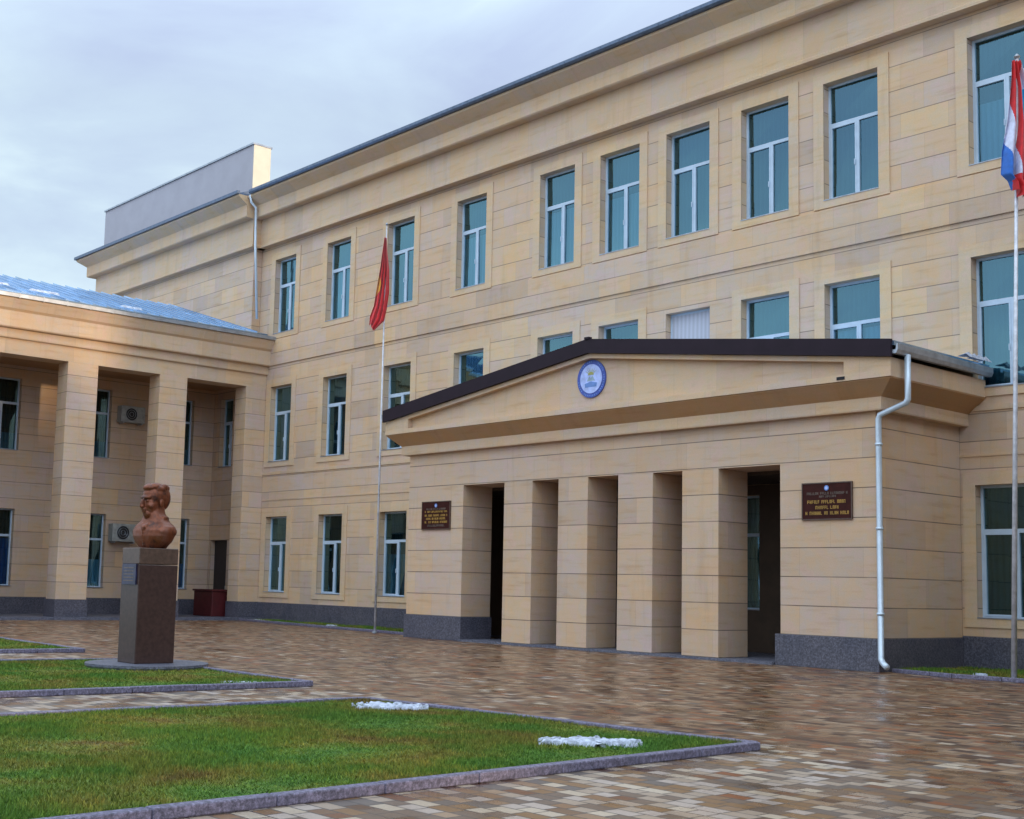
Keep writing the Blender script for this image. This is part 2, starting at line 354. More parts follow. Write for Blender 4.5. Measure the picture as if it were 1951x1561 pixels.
def wall_holes(mb, fr, u0, u1, z0, z1, holes, depth, mi=0):
    us = sorted({u0, u1, *[h[0] for h in holes], *[h[1] for h in holes]}); zs = sorted({z0, z1, *[h[2] for h in holes], *[h[3] for h in holes]})
    for i in range(len(us)-1):
        for j in range(len(zs)-1):
            cu, cz = (us[i]+us[i+1])/2, (zs[j]+zs[j+1])/2
            if any(h[0] < cu < h[1] and h[2] < cz < h[3] for h in holes): continue
            mb.add([fr(us[i], 0, zs[j]), fr(us[i+1], 0, zs[j]), fr(us[i+1], 0, zs[j+1]), fr(us[i], 0, zs[j+1])], [(0, 1, 2, 3)], mi)
    for a, b, c, d in holes:
        for (p, q) in (((a, c), (b, c)), ((b, c), (b, d)), ((b, d), (a, d)), ((a, d), (a, c))):
            mb.add([fr(p[0], 0, p[1]), fr(q[0], 0, q[1]), fr(q[0], -depth, q[1]), fr(p[0], -depth, p[1])], [(0, 1, 2, 3)], mi)
WD = .22   # window recess
def window(parent, fr, a, b, c, d, blind_or_room_m='room_shade', sur=True, low=None, frame=True):
    w_ = MB(); t = .06; o = WD
    def bar(u0, u1, z0, z1, n0=-o-.07, n1=-o): w_.box(u0, u1, n0, n1, z0, z1, fr=lambda u, n, z: fr(u, n, z))
    tz = d-(d-c)*.345; mu = (a+b)/2+(b-a)*.04
    bar(a, a+t, c, d); bar(b-t, b, c, d); bar(a+t, b-t, c, c+t); bar(a+t, b-t, d-t, d)
    if frame:
        bar(a+t, b-t, tz-.045, tz+.045, n1=-o+.004); bar(mu-.04, mu+.04, c+t, tz-.045, n1=-o+.004)
        s = .04   # opening sash on the left
        bar(a+t, a+t+s, c+t, tz-.045, n1=-o+.012); bar(mu-.04-s, mu-.04, c+t, tz-.045, n1=-o+.012)
        bar(a+t+s, mu-.04-s, c+t, c+t+s, n1=-o+.012); bar(a+t+s, mu-.04-s, tz-.045-s, tz-.045, n1=-o+.012)
        w_.box(mu-.085, mu-.065, -o+.012, -o+.05, c+.85, c+1.0, fr=fr)   # handle
    w = w_.build('window', M['white'], parent)
    p = MB()      # each light of glass sits at its own slight angle
    for (ga, gb, gc, gd) in (((a, b, tz, d), (a, mu, c, tz), (mu, b, c, tz)) if frame else ((a, b, c, d),)):
        j = [random.uniform(-.012, .012) for _ in range(4)]
        p.add([fr(ga, -o-.04+j[0], gc), fr(gb, -o-.04+j[1], gc), fr(gb, -o-.04+j[2], gd), fr(ga, -o-.04+j[3], gd)], [(0, 1, 2, 3)])
    p.build('pane', M['glass'], w, recalc=False)
    bl = MB(); k = 24
    if not frame:
        bl.box(a+t, b-t, -o-.025, -o-.005, c+t, d-t, fr=fr); bl.build('roller_blind', M['shutter'], w)
        return w
    def sheet(z0, z1, nn, mi):
        V = []
        for i in range(k+1):
            u = a+(b-a)*i/k; n_ = nn - (.025 if i % 2 else 0)
            V += [fr(u, n_, z0), fr(u, n_, z1)]
        bl.add(V, [(2*i, 2*i+2, 2*i+3, 2*i+1) for i in range(k)], mi)
    mats = [M[blind_or_room_m]]
    if low:
        zc = c+(d-c)*low[0]; sheet(c, zc, -o-.16, 1); sheet(zc, d, -o-.30, 0); mats.append(M[low[1]])
    else: sheet(c, d, -o-.30, 0)
    bl.build('curtain_and_room', mats, w)
    # sill: metal flashing + stone surround
    sl = MB(); sl.box(a, b, -o, .05, c, c+.025, fr=fr); sl.build('sill', M['gutter'], w)
    if sur:
        s = MB(); q = .3; pr = .035
        s.box(a-q, a, -.0, pr, c-.2, d+q, fr=fr); s.box(b, b+q, 0, pr, c-.2, d+q, fr=fr)
        s.box(a, b, 0, pr, d, d+q, fr=fr); s.box(a, b, 0, pr, c-.2, c, fr=fr)
        s.build('surround', M['surround'], w)
    return w

# ================================================================= MAIN BUILDING
XL = [-44.49, -40.76, -36.90, -32.98, -28.90, -26.27, -23.67, -21.02, -18.42, -14.50, -10.6, -6.9]
XR = [-42.96, -39.20, -35.33, -31.46, -27.35, -24.69, -22.10, -19.48, -16.85, -12.94, -9.04, -5.34]
ZG, ZM, ZT = (1.15, 4.19), (6.42, 9.54), (11.74, 14.88)
office = empty('office_building', (-24, 0, 0), label='long three storey beige stone building with rows of white framed windows behind the portico', cat='building')
office_off = Vector((24, 0, 0))
def P(o, root):   # keep world coordinates under an offset root
    o.matrix_parent_inverse = Matrix.Translation(-root.location) if root.rotation_euler.z == 0 else root.matrix_world.inverted(); return o
def under(mb, name, mats, root, **kw):
    return P(mb.build(name, mats, root, **kw), root)
fm = lambda u, n, z: (u, -n, z)
holes = []
for a, b in zip(XL, XR):
    for z0, z1 in (ZG, ZM, ZT):
        if z0 == ZG[0] and a in XL[5:8]: continue   # the porch covers this stretch of the ground floor
        holes.append((a, b, z0, z1))
PW = (-21.96, -20.42); holes.append((*PW, *ZG))
door_h = (-48.84, -47.5, .12, 3.28); sw_h = (-48.5, -47.45, 6.42, 9.4)
holes += [door_h, sw_h]
mb = MB(); XE = -.3
wall_holes(mb, fm, -49.0, XE, .0, 17.2, holes, .62)
mb.box(XE, XE+.4, .01, 14, 0, 17.2); mb.box(-49.0, XE, .625, 14, 0.0, 17.3)
under(mb, 'wall', M['wall'], office)
# plinth interrupted by the portico
mb = MB()
for a, b in ((-47.45, -30.8), (-14.85, XE)):
    mb = MB(); mb.box(a, b, -.06, .0, 0, .74); under(mb, 'plinth', M['plinth'], office, bevel=.01)
mb = MB(); mb.box(-45.55, XE, -.05, .0, 10.43, 11.5); 
under(mb, 'string_course', M['wall'], office, bevel=.008)
mb = MB(); mb.box(-45.55, XE, -.03, 0, 5.9, 6.02); mb.box(-45.55, XE, -.02, 0, 4.85, 4.9)
under(mb, 'belt', M['trim'], office)
def cornice_prof(y): return [(y, 15.5), (y-.3, 15.5), (y-.3, 15.58), (y-.26, 15.62), (y-.26, 16.7), (y-.58, 16.7), (y-.62, 16.74), (y-.62, 17.22), (y-1.02, 17.52), (y-1.02, 17.6), (y, 17.6)]
mb = MB(); mb.prism(cornice_prof(0), -45.6, XE, lambda a, p, q: (a, p, q))
under(mb, 'cornice', M['trim'], office)
mb = MB(); mb.prism([(-.95, 17.604), (-1.12, 17.604), (-1.16, 17.66), (-1.16, 17.76), (-1.13, 17.76), (-1.1, 17.68), (-.95, 17.68)], -45.0, XE+.6, lambda a, p, q: (a, p, q))
for i in range(60): mb.box(-44.8+i*.75, -44.77+i*.75, -1.17, -1.0, 17.69, 17.72)
under(mb, 'gutter', M['roofedge'], office)
mb = MB(); mb.prism([(-1.0, 17.62), (-1.0, 17.70), (7, 19.2), (15, 17.7), (15, 17.6)], -45.15, XE+.6, lambda a, p, q: (a, p, q))
under(mb, 'roof', M['roofedge'], office)
# left projecting block (stands .4 m forward)
LB = -60.0
fl = lambda u, n, z: (u, -.4-n, z)
mb = MB(); mb.box(LB, -45.6, -.4, 12, 10.9, 17.55); mb.box(LB, -49.01, -.38, 12, 0, 10.9)
under(mb, 'projecting_block', M['wall'], office)
def ring_cornice(root):
    mb = MB(); prof = [(n, z) for n, z in [(0, 15.5), (.3, 15.5), (.3, 15.58), (.26, 15.62), (.26, 16.7), (.58, 16.7), (.62, 16.74), (.62, 17.22), (1.02, 17.52), (1.02, 17.6)]]
    cols = []
    for n, z in prof:   # mitred round the block: right side, front, left side; right overhang is shallow
        nr = min(n, .28)
        cols.append([(-45.6+nr, 0.2, z), (-45.6+nr, -.4-n, z), (LB-n, -.4-n, z), (LB-n, 12, z)])
    V = [p for c in cols for p in c]; Fs = []
    for i in range(len(cols)-1):
        for j in range(3): Fs.append((i*4+j, i*4+j+1, (i+1)*4+j+1, (i+1)*4+j))
    mb.add(V, Fs); t = cols[-1]; mb.add(t, [(0, 1, 2, 3)])
    return under(mb, 'cornice', M['trim'], root)
ring_cornice(office)
mb = MB(); mb.box(LB-1.12, -45.3, -1.52, -1.4, 17.605, 17.74); mb.box(LB-1.15, LB-.98, -1.4, 12, 17.605, 17.74)
under(mb, 'gutter', M['roofedge'], office)
mb = MB(); mb.prism([(-1.4, 17.61), (-1.4, 17.66), (-.66, 17.95), (12, 18.2), (12, 17.61)], LB-.95, -45.35, lambda a, p, q: (a, p, q))
under(mb, 'roof', M['roofedge'], office)
mb = MB(); mb.box(-59.6, -45.6, -.64, .2, 17.97, 19.98); under(mb, 'attic_wall', M['attic'], office)
mb = MB(); mb.box(-59.66, -45.54, -.70, .26, 19.985, 20.06); under(mb, 'attic_coping', M['gutter'], office)
mb = MB(); mb.box(-45.595, -45.56, -.64, .2, 17.97, 19.98); under(mb, 'attic_end', plain('cream_sunlit', (.72, .62, .46), .7, nscale=2, namt=.06), office)  # low sun on the attic end put into its lighter cream
# windows of the main building
CURT_OR_ROOM = {}
crnd = random.Random(21)
for i in range(12):
    CURT_OR_ROOM[(i, 2)] = crnd.choice(['blind_teal', 'blind_mid', 'blind_grey', 'blind_teal']); CURT_OR_ROOM[(i, 1)] = crnd.choice(['room_shade', 'blind_mid']) if i < 7 else 'blind_teal'; CURT_OR_ROOM[(i, 0)] = 'room_shade'
for i, (a, b) in enumerate(zip(XL, XR)):
    for fl_, (z0, z1) in enumerate((ZG, ZM, ZT)):
        if fl_ == 0 and i in (5, 6): continue
        wa, wb = PW if (fl_ == 0 and i == 7) else (a, b)
        cm = CURT_OR_ROOM[(i, fl_)]; low = None; fr_ok = True
        if fl_ == 2 and i in (1, 3, 4, 5, 9): low = (crnd.uniform(.5, .63), 'blind_pale')
        if fl_ == 1 and i in (7, 8): low = (.62, 'blind_pale')
        if fl_ == 1 and i == 6: cm = 'shutter'; fr_ok = False
        if fl_ == 0 and i in (2,): low = (.5, 'blind_teal')
        P(window(office, fm, wa, wb, z0, z1, cm, low=low, frame=fr_ok), office)
P(window(office, fm, *sw_h, 'room_shade', sur=False), office)
mb = MB(); mb.box(door_h[0], door_h[1], .2, .27, door_h[2], door_h[3]); d = under(mb, 'door', M['door'], office, bevel=.01)
mb = MB(); mb.box(-47.75, -47.71, .12, .2, 1.05, 1.35); mb.build('handle', M['gutter'], d)
# downpipe in the corner
mb = MB(); mb.tube([(-45.12, -1.0, 17.6), (-45.1, -.95, 17.3), (-45.06, -.74, 17.1), (-45.05, -.70, 15.5), (-45.02, -.5, 12.4)], .055)
under(mb, 'downpipe', M['pipe'], office, smooth=True)

# ================================================================= COLONNADE WINGS
def wing(npier, full, mirror=False):
    lab = 'two storey colonnaded stone wing at the left with a blue metal roof' if not mirror else 'unseen mirrored colonnade wing added at the right to block sky and low sun'
    root = empty('colonnade_wing', (-44.9, -8, 0), label=lab, cat='building')
    XF, XB = -44.9, -49.0
    YE = -npier*3.78-1.25
    fw_ = lambda u, n, z: (XF+n, u, z)
    # piers
    for k in range(npier+1):
        y1 = -.0 if k == 0 else -3.66-(k-1)*3.78
        y0 = -.94 if k == 0 else y1-1.2
        p = MB(); p.box(XF-.85, XF, y0, y1, .74, 9.52); pr_ = under(p, 'pier', M['wall'], root, bevel=.01)
        q = MB(); q.box(XF-.88, XF+.04, y0-.04, y1 + (.04 if k else 0), .0, .738); q.build('pier_plinth', M['plinth'], pr_)
    # entablature profile out of the face
    prof = [(-.85, 9.52), (0, 9.52), (0, 10.08), (.1, 10.08), (.12, 10.12), (.12, 10.42), (.3, 10.42), (.33, 10.46), (.33, 11.02), (.42, 11.1), (.55, 11.38), (.55, 11.46), (-.85, 11.46)]
    mb = MB(); mb.prism(prof, YE-.3, -.0, lambda a, p, q: (XF+p, a, q)); under(mb, 'entablature', M['trim'], root)
    mb = MB(); mb.box(XF+.5, XF+.66, YE-.5, -.0, 11.465, 11.6)
    for i in range(int(-YE/.9)): mb.box(XF+.655, XF+.67, -1-i*.9, -.96-i*.9, 11.44, 11.62)
    under(mb, 'gutter', M['gutter'], root)
    # ceiling of the loggia, back wall, end wall, roof
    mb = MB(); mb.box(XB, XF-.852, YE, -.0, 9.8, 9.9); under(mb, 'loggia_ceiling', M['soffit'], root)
    fb = lambda u, n, z: (XB+n, u, z)
    hs = []; wy = [(-1.0-1.5-3.85*k, -1.0-3.85*k) for k in range(npier)]
    for a, b in wy: hs += [(a, b, 1.16, 4.16), (a, b, 6.45, 9.3)]
    mb = MB(); wall_holes(mb, fb, YE, 0, 0, 11.4, hs, .62)
    mb.box(XB-14, XF, YE-.3, YE, 0, 11.4)
    mb.box(XB-13.9, XB-.625, YE, -.42, 0, 11.5); under(mb, 'wall', M['wall'], root)
    mb = MB(); mb.box(XB, XB+.06, YE+.0, -.0, 0, .74); under(mb, 'plinth', M['plinth'], root)
    for i, (a, b) in enumerate(wy):
        g_ = {0: ('room_shade', (.36, 'blind_blue')), 1: ('room_shade', (.38, 'blind_pale')), 2: ('room_shade', (.62, 'blind_blue'))}.get(i, ('room_shade', None))
        P(window(root, fb, a, b, 1.16, 4.16, g_[0], sur=False, low=g_[1]), root)
        P(window(root, fb, a, b, 6.45, 9.3, 'room_shade' , sur=False, low=(.25, 'blind_teal')), root)
    mb = MB(); mb.prism([(XF+.62, 11.62), (XF+.62, 11.66), (-52, 14.0), (-60.2, 11.66), (-60.2, 11.62)], YE-.5, -.41, lambda a, p, q: (p, a, q))
    rf = under(mb, 'roof', M['roof'], root)
    mb = MB(); y = -.9
    while y > YE-.3:      # standing seams
        mb.prism([(XF+.6, 11.67), (XF+.6, 11.72), (-52, 14.06), (-52, 14.01)], y-.012, y+.012, lambda a, p, q: (p, a, q)); y -= .55
    mb.build('seams', M['roof'], rf)
    if mirror:
        root.scale.x = -1; root.location.x = -45.64+44.9
    return root
wing(5, True)
wing(4, False, True)  # unseen mirror wing, added to shade the portico side and cut the sun

# ================================================================= PORTICO
portico = empty('entrance_portico', (-22.83, -1.8, 0), label='entrance portico with low gable, square piers and dark brown roof edge', cat='portico')
A, B, YF = -30.8, -14.87, -3.58
mb = MB()
mb.box(A, -28.27, YF, YF+1.15, .70, 4.54); mb.box(-17.30, B, YF, YF+1.15, .70, 4.54)         # front end walls
mb.box(A, A+.5, YF+1.15, -.0, .70, 4.54); mb.box(B-.5, B, YF+1.15, -.0, .70, 4.54)          # side walls
mb.box(A, B, YF, -.0, 4.54, 5.56)
under(mb, 'wall', M['portico'], portico)
for (a, b), (c, d) in (((A-.05, -28.22), (A-.05, A+.53)), ((-17.42, B+.05), (B-.53, B+.05))):
    mb = MB(); y2 = YF+1.18; P6 = [(a, YF-.05), (b, YF-.05), (b, y2), (d, y2), (d, -.0), (c, -.0)] if c == a else [(a, YF-.05), (b, YF-.05), (b, -.0), (c, -.0), (c, y2), (a, y2)]
    mb.prism(P6, 0, .698, lambda h, p, q: (p, q, h)); under(mb, 'plinth', M['plinth'], portico, bevel=.008)
# dark lining sheets added: shade of the porch put into their colour
M['porch_shade'] = plain('porch_shade_brown', (.075, .045, .028), .6, nscale=2)
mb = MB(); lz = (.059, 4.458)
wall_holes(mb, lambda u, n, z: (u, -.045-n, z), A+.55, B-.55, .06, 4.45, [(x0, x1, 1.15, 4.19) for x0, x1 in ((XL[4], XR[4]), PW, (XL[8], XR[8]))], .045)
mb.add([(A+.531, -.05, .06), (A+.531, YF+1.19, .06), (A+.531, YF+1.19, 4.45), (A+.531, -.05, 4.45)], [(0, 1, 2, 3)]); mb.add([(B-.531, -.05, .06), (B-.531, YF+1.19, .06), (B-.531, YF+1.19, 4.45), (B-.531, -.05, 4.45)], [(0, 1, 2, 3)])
under(mb, 'porch_shade_sheet', M['porch_shade'], portico)
for a, b in ((-26.52, -25.38), (-24.38, -23.29), (-22.23, -21.07), (-20.14, -19.04)):
    p = MB(); p.box(a, b, YF, YF+1.15, .06, 4.538); under(p, 'pier', M['portico'], portico, bevel=.012)
mb = MB(); mb.box(-28.2, -17.44, YF-.14, -.0, 0.0, .058); under(mb, 'step', M['slab'], portico)
mb = MB(); mb.box(A+.51, B-.51, YF+1.16, -.0, 4.46, 4.535); under(mb, 'porch_ceiling', plain('porch_ceiling', (.07, .045, .03), .8), portico)  # shade under the ceiling put into its dark brown
# horizontal cornice: profile n outwards, mitred on three sides
def u_cornice(prof, mat, name):
    mb = MB(); cols = []
    for n, z in prof: 
        cols.append([(A-n*1.35, -.0, z), (A-n*1.35, YF-n, z), (B+n*1.35, YF-n, z), (B+n*1.35, -.0, z)])
    V = [p for c in cols for p in c]; Fs = []
    for i in range(len(cols)-1):
        for j in range(3): Fs.append((i*4+j, i*4+j+1, (i+1)*4+j+1, (i+1)*4+j))
    mb.add(V, Fs)
    return under(mb, name, mat, portico)
u_cornice([(0, 5.56), (.16, 5.56), (.17, 5.59), (.17, 5.84)], M['trim'], 'cornice_band')
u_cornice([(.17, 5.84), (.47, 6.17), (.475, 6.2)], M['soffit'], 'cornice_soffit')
EX0, EX1 = A-.65, B+.65
apx = -22.83
def rk(x, base):       # raking height
    return base + (1-abs(x-apx)/(apx-EX0))*1.13
# pediment front: frame plate with a trapezoid recess
YPF = YF-.49
mb = MB()
zt = 6.60   # underside of verge at eaves
out_ = [(EX0, 6.2), (EX1, 6.2), (EX1, zt+.0), (apx, rk(apx, zt)), (EX0, zt)]
ix0, ix1 = -30.36, -15.33
band = .12
inn = [(ix0, 6.34), (ix1, 6.34), (ix1, rk(ix1, zt)-band), (apx, rk(apx, zt)-band), (ix0, rk(ix0, zt)-band)]
n = 5
V = [(x, YPF, z) for x, z in out_]+[(x, YPF, z) for x, z in inn]+[(x, YPF+.17, z) for x, z in inn]+[(x, 0, z) for x, z in out_]
Fs = [(i, (i+1) % n, n+(i+1) % n, n+i) for i in range(n)]+[(n+i, n+(i+1) % n, 2*n+(i+1) % n, 2*n+i) for i in range(n)]+[(10, 11, 12, 13, 14)]
Fs += [(i, (i+1) % n, 15+(i+1) % n, 15+i) for i in range(n)]
mb.add(V, Fs); under(mb, 'pediment', M['trim'], portico)
mb = MB(); mb.box(EX0-.01, EX1+.01, YPF-.015, YPF+.02, 6.2, 6.315); under(mb, 'moulding', M['trim'], portico)
mb = MB(); mb.box(ix1-.16, ix1+.03, YPF-.03, YPF+.05, 6.235, 6.30); under(mb, 'vent', M['dark'], portico)
# verge board and roof
def verge(y0, y1, z0, z1, ov, mi, mb):
    o = [(EX0-ov, rk(EX0-ov, zt)+z0), (apx, rk(apx, zt)+z0), (EX1+ov, rk(EX1+ov, zt)+z0), (EX1+ov, rk(EX1+ov, zt)+z1), (apx, rk(apx, zt)+z1), (EX0-ov, rk(EX0-ov, zt)+z1)]
    V = [(x, y0, z) for x, z in o]+[(x, y1, z) for x, z in o]; k = 6
    mb.add(V, [(0, 1, 4, 5), (1, 2, 3, 4), (6, 11, 10, 7), (7, 10, 9, 8)]+[(i, (i+1) % k, k+(i+1) % k, k+i) for i in range(k)], mi)
mb = MB(); verge(YPF-.1, YPF-.02, .003, .375, .06, 0, mb); mb.box(apx-.08, apx+.08, YPF-.13, YPF, rk(apx, zt)+.36, rk(apx, zt)+.42)
under(mb, 'verge', M['brown'], portico)
mb = MB(); verge(YPF-.02, -.0, .25, .35, .1, 0, mb); rf = under(mb, 'roof', M['roof'], portico)
for sx, e in ((-1, EX0), (1, EX1)):
    mb = MB(); mb.prism([(e, 6.70), (e+sx*.05, 6.66), (e+sx*.15, 6.66), (e+sx*.19, 6.74), (e+sx*.19, 6.86), (e+sx*.16, 6.86), (e+sx*.14, 6.74), (e, 6.74)], YPF-.04, -.0, lambda a, p, q: (p, a, q))
    under(mb, 'gutter', M['gutter'], portico)
mb = MB(); mb.tube([(-14.07, -3.66, 6.68), (-14.07, -3.66, 5.74), (-14.12, -3.66, 5.66), (-14.72, -3.66, 5.46), (-14.76, -3.66, 5.36), (-14.76, -3.66, .28), (-14.68, -3.72, .2), (-14.52, -3.84, .13)], .065, 12)
for z in (1.2, 3.0, 4.8): mb.tube([(-14.76, -3.66, z), (-14.76, -3.66, z+.05)], .08, 12)
under(mb, 'downpipe', M['pipe'], portico, smooth=True)

# emblem on the pediment
YT = YPF+.17
em = empty('round_emblem', (-22.88, YT-.02, 7.08), label='round blue and white emblem under the gable peak of the portico', cat='emblem')
cx, cz = -22.88, 7.08
mb = MB(); mb.disc((cx, cz), .50, YT-.04, YT-.002)
for k in range(44):      # lettering around the rim, unreadable at this size
    a = k/44*2*math.pi
    if random.random() < .8: mb.add([(cx+math.cos(a+da)*r, YT-.044, cz+math.sin(a+da)*r) for da, r in ((-.03, .43), (.03, .43), (.03, .47), (-.03, .47))], [(0, 1, 2, 3)], 1)
under(mb, 'rim', [M['blue'], M['mblue']], em)
mb = MB(); mb.disc((cx, cz), .385, YT-.052, YT-.041); under(mb, 'ring', M['lblue'], em)
mb = MB()
mb.add([(cx-.2, YT-.056, cz-.22), (cx+.2, YT-.056, cz-.22), (cx+.22, YT-.056, cz-.12), (cx, YT-.056, cz-.07), (cx-.22, YT-.056, cz-.12)], [(0, 1, 2, 3, 4)], 0)
mb.add([(cx-.15, YT-.056, cz-.06), (cx+.15, YT-.056, cz-.06), (cx+.06, YT-.056, cz+.08), (cx, YT-.056, cz+.02), (cx-.05, YT-.056, cz+.07)], [(0, 1, 2, 3, 4)], 1)
for k in range(7):
    a = math.pi*(.2+.6*k/6); mb.add([(cx+math.cos(a-.1)*.12, YT-.056, cz+.08+math.sin(a-.1)*.12), (cx+math.cos(a)*.24, YT-.056, cz+.08+math.sin(a)*.24), (cx+math.cos(a+.1)*.12, YT-.056, cz+.08+math.sin(a+.1)*.12)], [(0, 1, 2)], 2)
mb.add([(cx+math.cos(a)*.11, YT-.057, cz+.1+math.sin(a)*.09) for a in [k*math.pi/6 for k in range(7)]], [tuple(range(7))], 2)
under(mb, 'crest', [M['mblue'], M['gry'], M['yel']], em)

# plaques
def plaque(x0, x1, z0, z1, lines, label):
    root = empty('wall_plaque', ((x0+x1)/2, YF, z0), label=label, cat='plaque', group='plaques beside the portico openings')
    mb = MB(); mb.box(x0, x1, YF-.035, YF-.002, z0, z1); under(mb, 'board', M['plaque'], root)
    mb = MB(); t = .025
    mb.box(x0-t, x0, YF-.045, YF-.002, z0-t, z1+t); mb.box(x1, x1+t, YF-.045, YF-.002, z0-t, z1+t)
    mb.box(x0, x1, YF-.045, YF-.002, z0-t, z0); mb.box(x0, x1, YF-.045, YF-.002, z1, z1+t)
    under(mb, 'rim', M['capst'], root)
    w, h = x1-x0, z1-z0; mb = MB(); cxx = (x0+x1)/2
    mb.disc((cxx, z1-h*.13), h*.075, YF-.042, YF-.036, 20, 2); mb.disc((cxx, z1-h*.13), h*.045, YF-.045, YF-.042, 16, 3)
    rnd = random.Random(3)
    for (zf, hf, lf, mi) in lines:
        x = cxx-w*lf/2; zc = z1-h*zf; lh = h*hf
        while x < cxx+w*lf/2:
            lw = lh*rnd.uniform(.45, .62)
            if rnd.random() < .12: x += lw*1.1; continue
            s = lh*.17; k = rnd.randrange(4); y0, y1 = YF-.041, YF-.035
            mb.box(x, x+s, y0, y1, zc-lh/2, zc+lh/2, mi)
            if k in (0, 1): mb.box(x+lw-s, x+lw, y0, y1, zc-lh/2, zc+lh/2, mi)
            if k in (1, 2): mb.box(x+s, x+lw-(s if k == 1 else 0), y0, y1, zc+lh/2-s, zc+lh/2, mi)
            if k in (0, 2): mb.box(x+s, x+lw-(s if k == 0 else 0), y0, y1, zc-s/2, zc+s/2, mi)
            if k == 3: mb.box(x+s, x+lw, y0, y1, zc-lh/2, zc-lh/2+s, mi)
            x += lw*1.35
    under(mb, 'lettering', [M['gold'], M['grey_letter'], M['mblue'], M['lblue']], root)
plaque(-16.68, -15.46, 3.27, 4.05, [(.28, .075, .82, 1), (.37, .06, .4, 1), (.52, .095, .8, 0), (.68, .095, .46, 0), (.84, .095, .88, 0)], 'dark maroon plaque with gold lettering on the right portico wall beside the downpipe')
plaque(-30.1, -28.83, 3.28, 4.08, [(.26, .07, .7, 1), (.36, .07, .85, 0), (.5, .08, .8, 0), (.62, .08, .7, 0), (.75, .08, .8, 0), (.88, .08, .6, 1)], 'dark maroon plaque with gold lettering on the left portico wall beside the flagpole')

# ================================================================= GROUND
def sheet(name, poly, z, mat, kind='structure', **kw):
    mb = MB(); mb.add([(x, y, z) for x, y in poly], [tuple(range(len(poly)))]); o = mb.build(name, mat); return tag(o, kind=kind, **kw)
sheet('ground', [(-900, -900), (900, -900), (900, 900), (-900, 900)], -.02, M['ground'])
sheet('paving', [(-60, -60), (24, -60), (24, 1), (-60, 1)], 0, M['paving'])
mb = MB(); mb.box(-49, -44.6, -20, .0, .001, .10); tag(mb.build('loggia_floor', M['slab']), kind='structure')
KH, KW = .085, .12
def kerbline(pts, closed=False):
    mb = MB()
    for i in range(len(pts)-1):
        a, b = Vector(pts[i]), Vector(pts[i+1]); d = (b-a); L_ = d.length; d.normalize(); nrm = Vector((-d.y, d.x))
        x = 0
        while x < L_-1e-3:      # one metre kerb stones with a small joint
            x2 = min(x+1.0, L_); p, q = a+d*(x+.004), a+d*(x2-.004); h = KH+random.uniform(-.003, .003)
            V = [(*(p+nrm*KW/2*s), z) for z in (0, h) for s in (-1, 1)]+[(*(q+nrm*KW/2*s), z) for z in (0, h) for s in (-1, 1)]
            mb.add(V, [(0, 1, 3, 2), (4, 6, 7, 5), (0, 4, 5, 1), (2, 3, 7, 6), (0, 2, 6, 4), (1, 5, 7, 3)]); x = x2
    return tag(mb.build('kerb', M['kerb'], bevel=.012), kind='structure')
lawn1 = [(-8.05, -17.12), (-7.60, -31), (-14.15, -31), (-14.0, -17.75)]
lawn2 = [(-16.5, -16.84), (-16.7, -31), (-24.0, -31), (-22.6, -16.8)]
lawn3 = [(-25.75, -16.3), (-26.3, -31), (-38, -31), (-38, -15.9)]
def inset(poly, d):
    c = Vector((sum(p[0] for p in poly)/4, sum(p[1] for p in poly)/4)); o = []
    n = len(poly)
    for i in range(n):
        a, b, e_ = Vector(poly[i-1]), Vector(poly[i]), Vector(poly[(i+1) % n])
        d1, d2 = (b-a).normalized(), (e_-b).normalized()
        n1 = Vector((-d1.y, d1.x)); n2 = Vector((-d2.y, d2.x))
        if n1.dot(c-b) < 0: n1 = -n1
        if n2.dot(c-b) < 0: n2 = -n2
        bis = (n1+n2).normalized(); o.append(tuple(b+bis*(d/max(.3, bis.dot(n1)))))
    return o
def inside(px, py, poly):
    r = np.zeros(len(px), bool); n = len(poly)
    for i in range(n):
        x1, y1 = poly[i]; x2, y2 = poly[(i+1) % n]
        cnd = ((y1 > py) != (y2 > py)); 
        xi = (x2-x1)*(py-y1)/(y2-y1+1e-12)+x1
        r ^= cnd & (px < xi)
    return r
rng = np.random.default_rng(5)
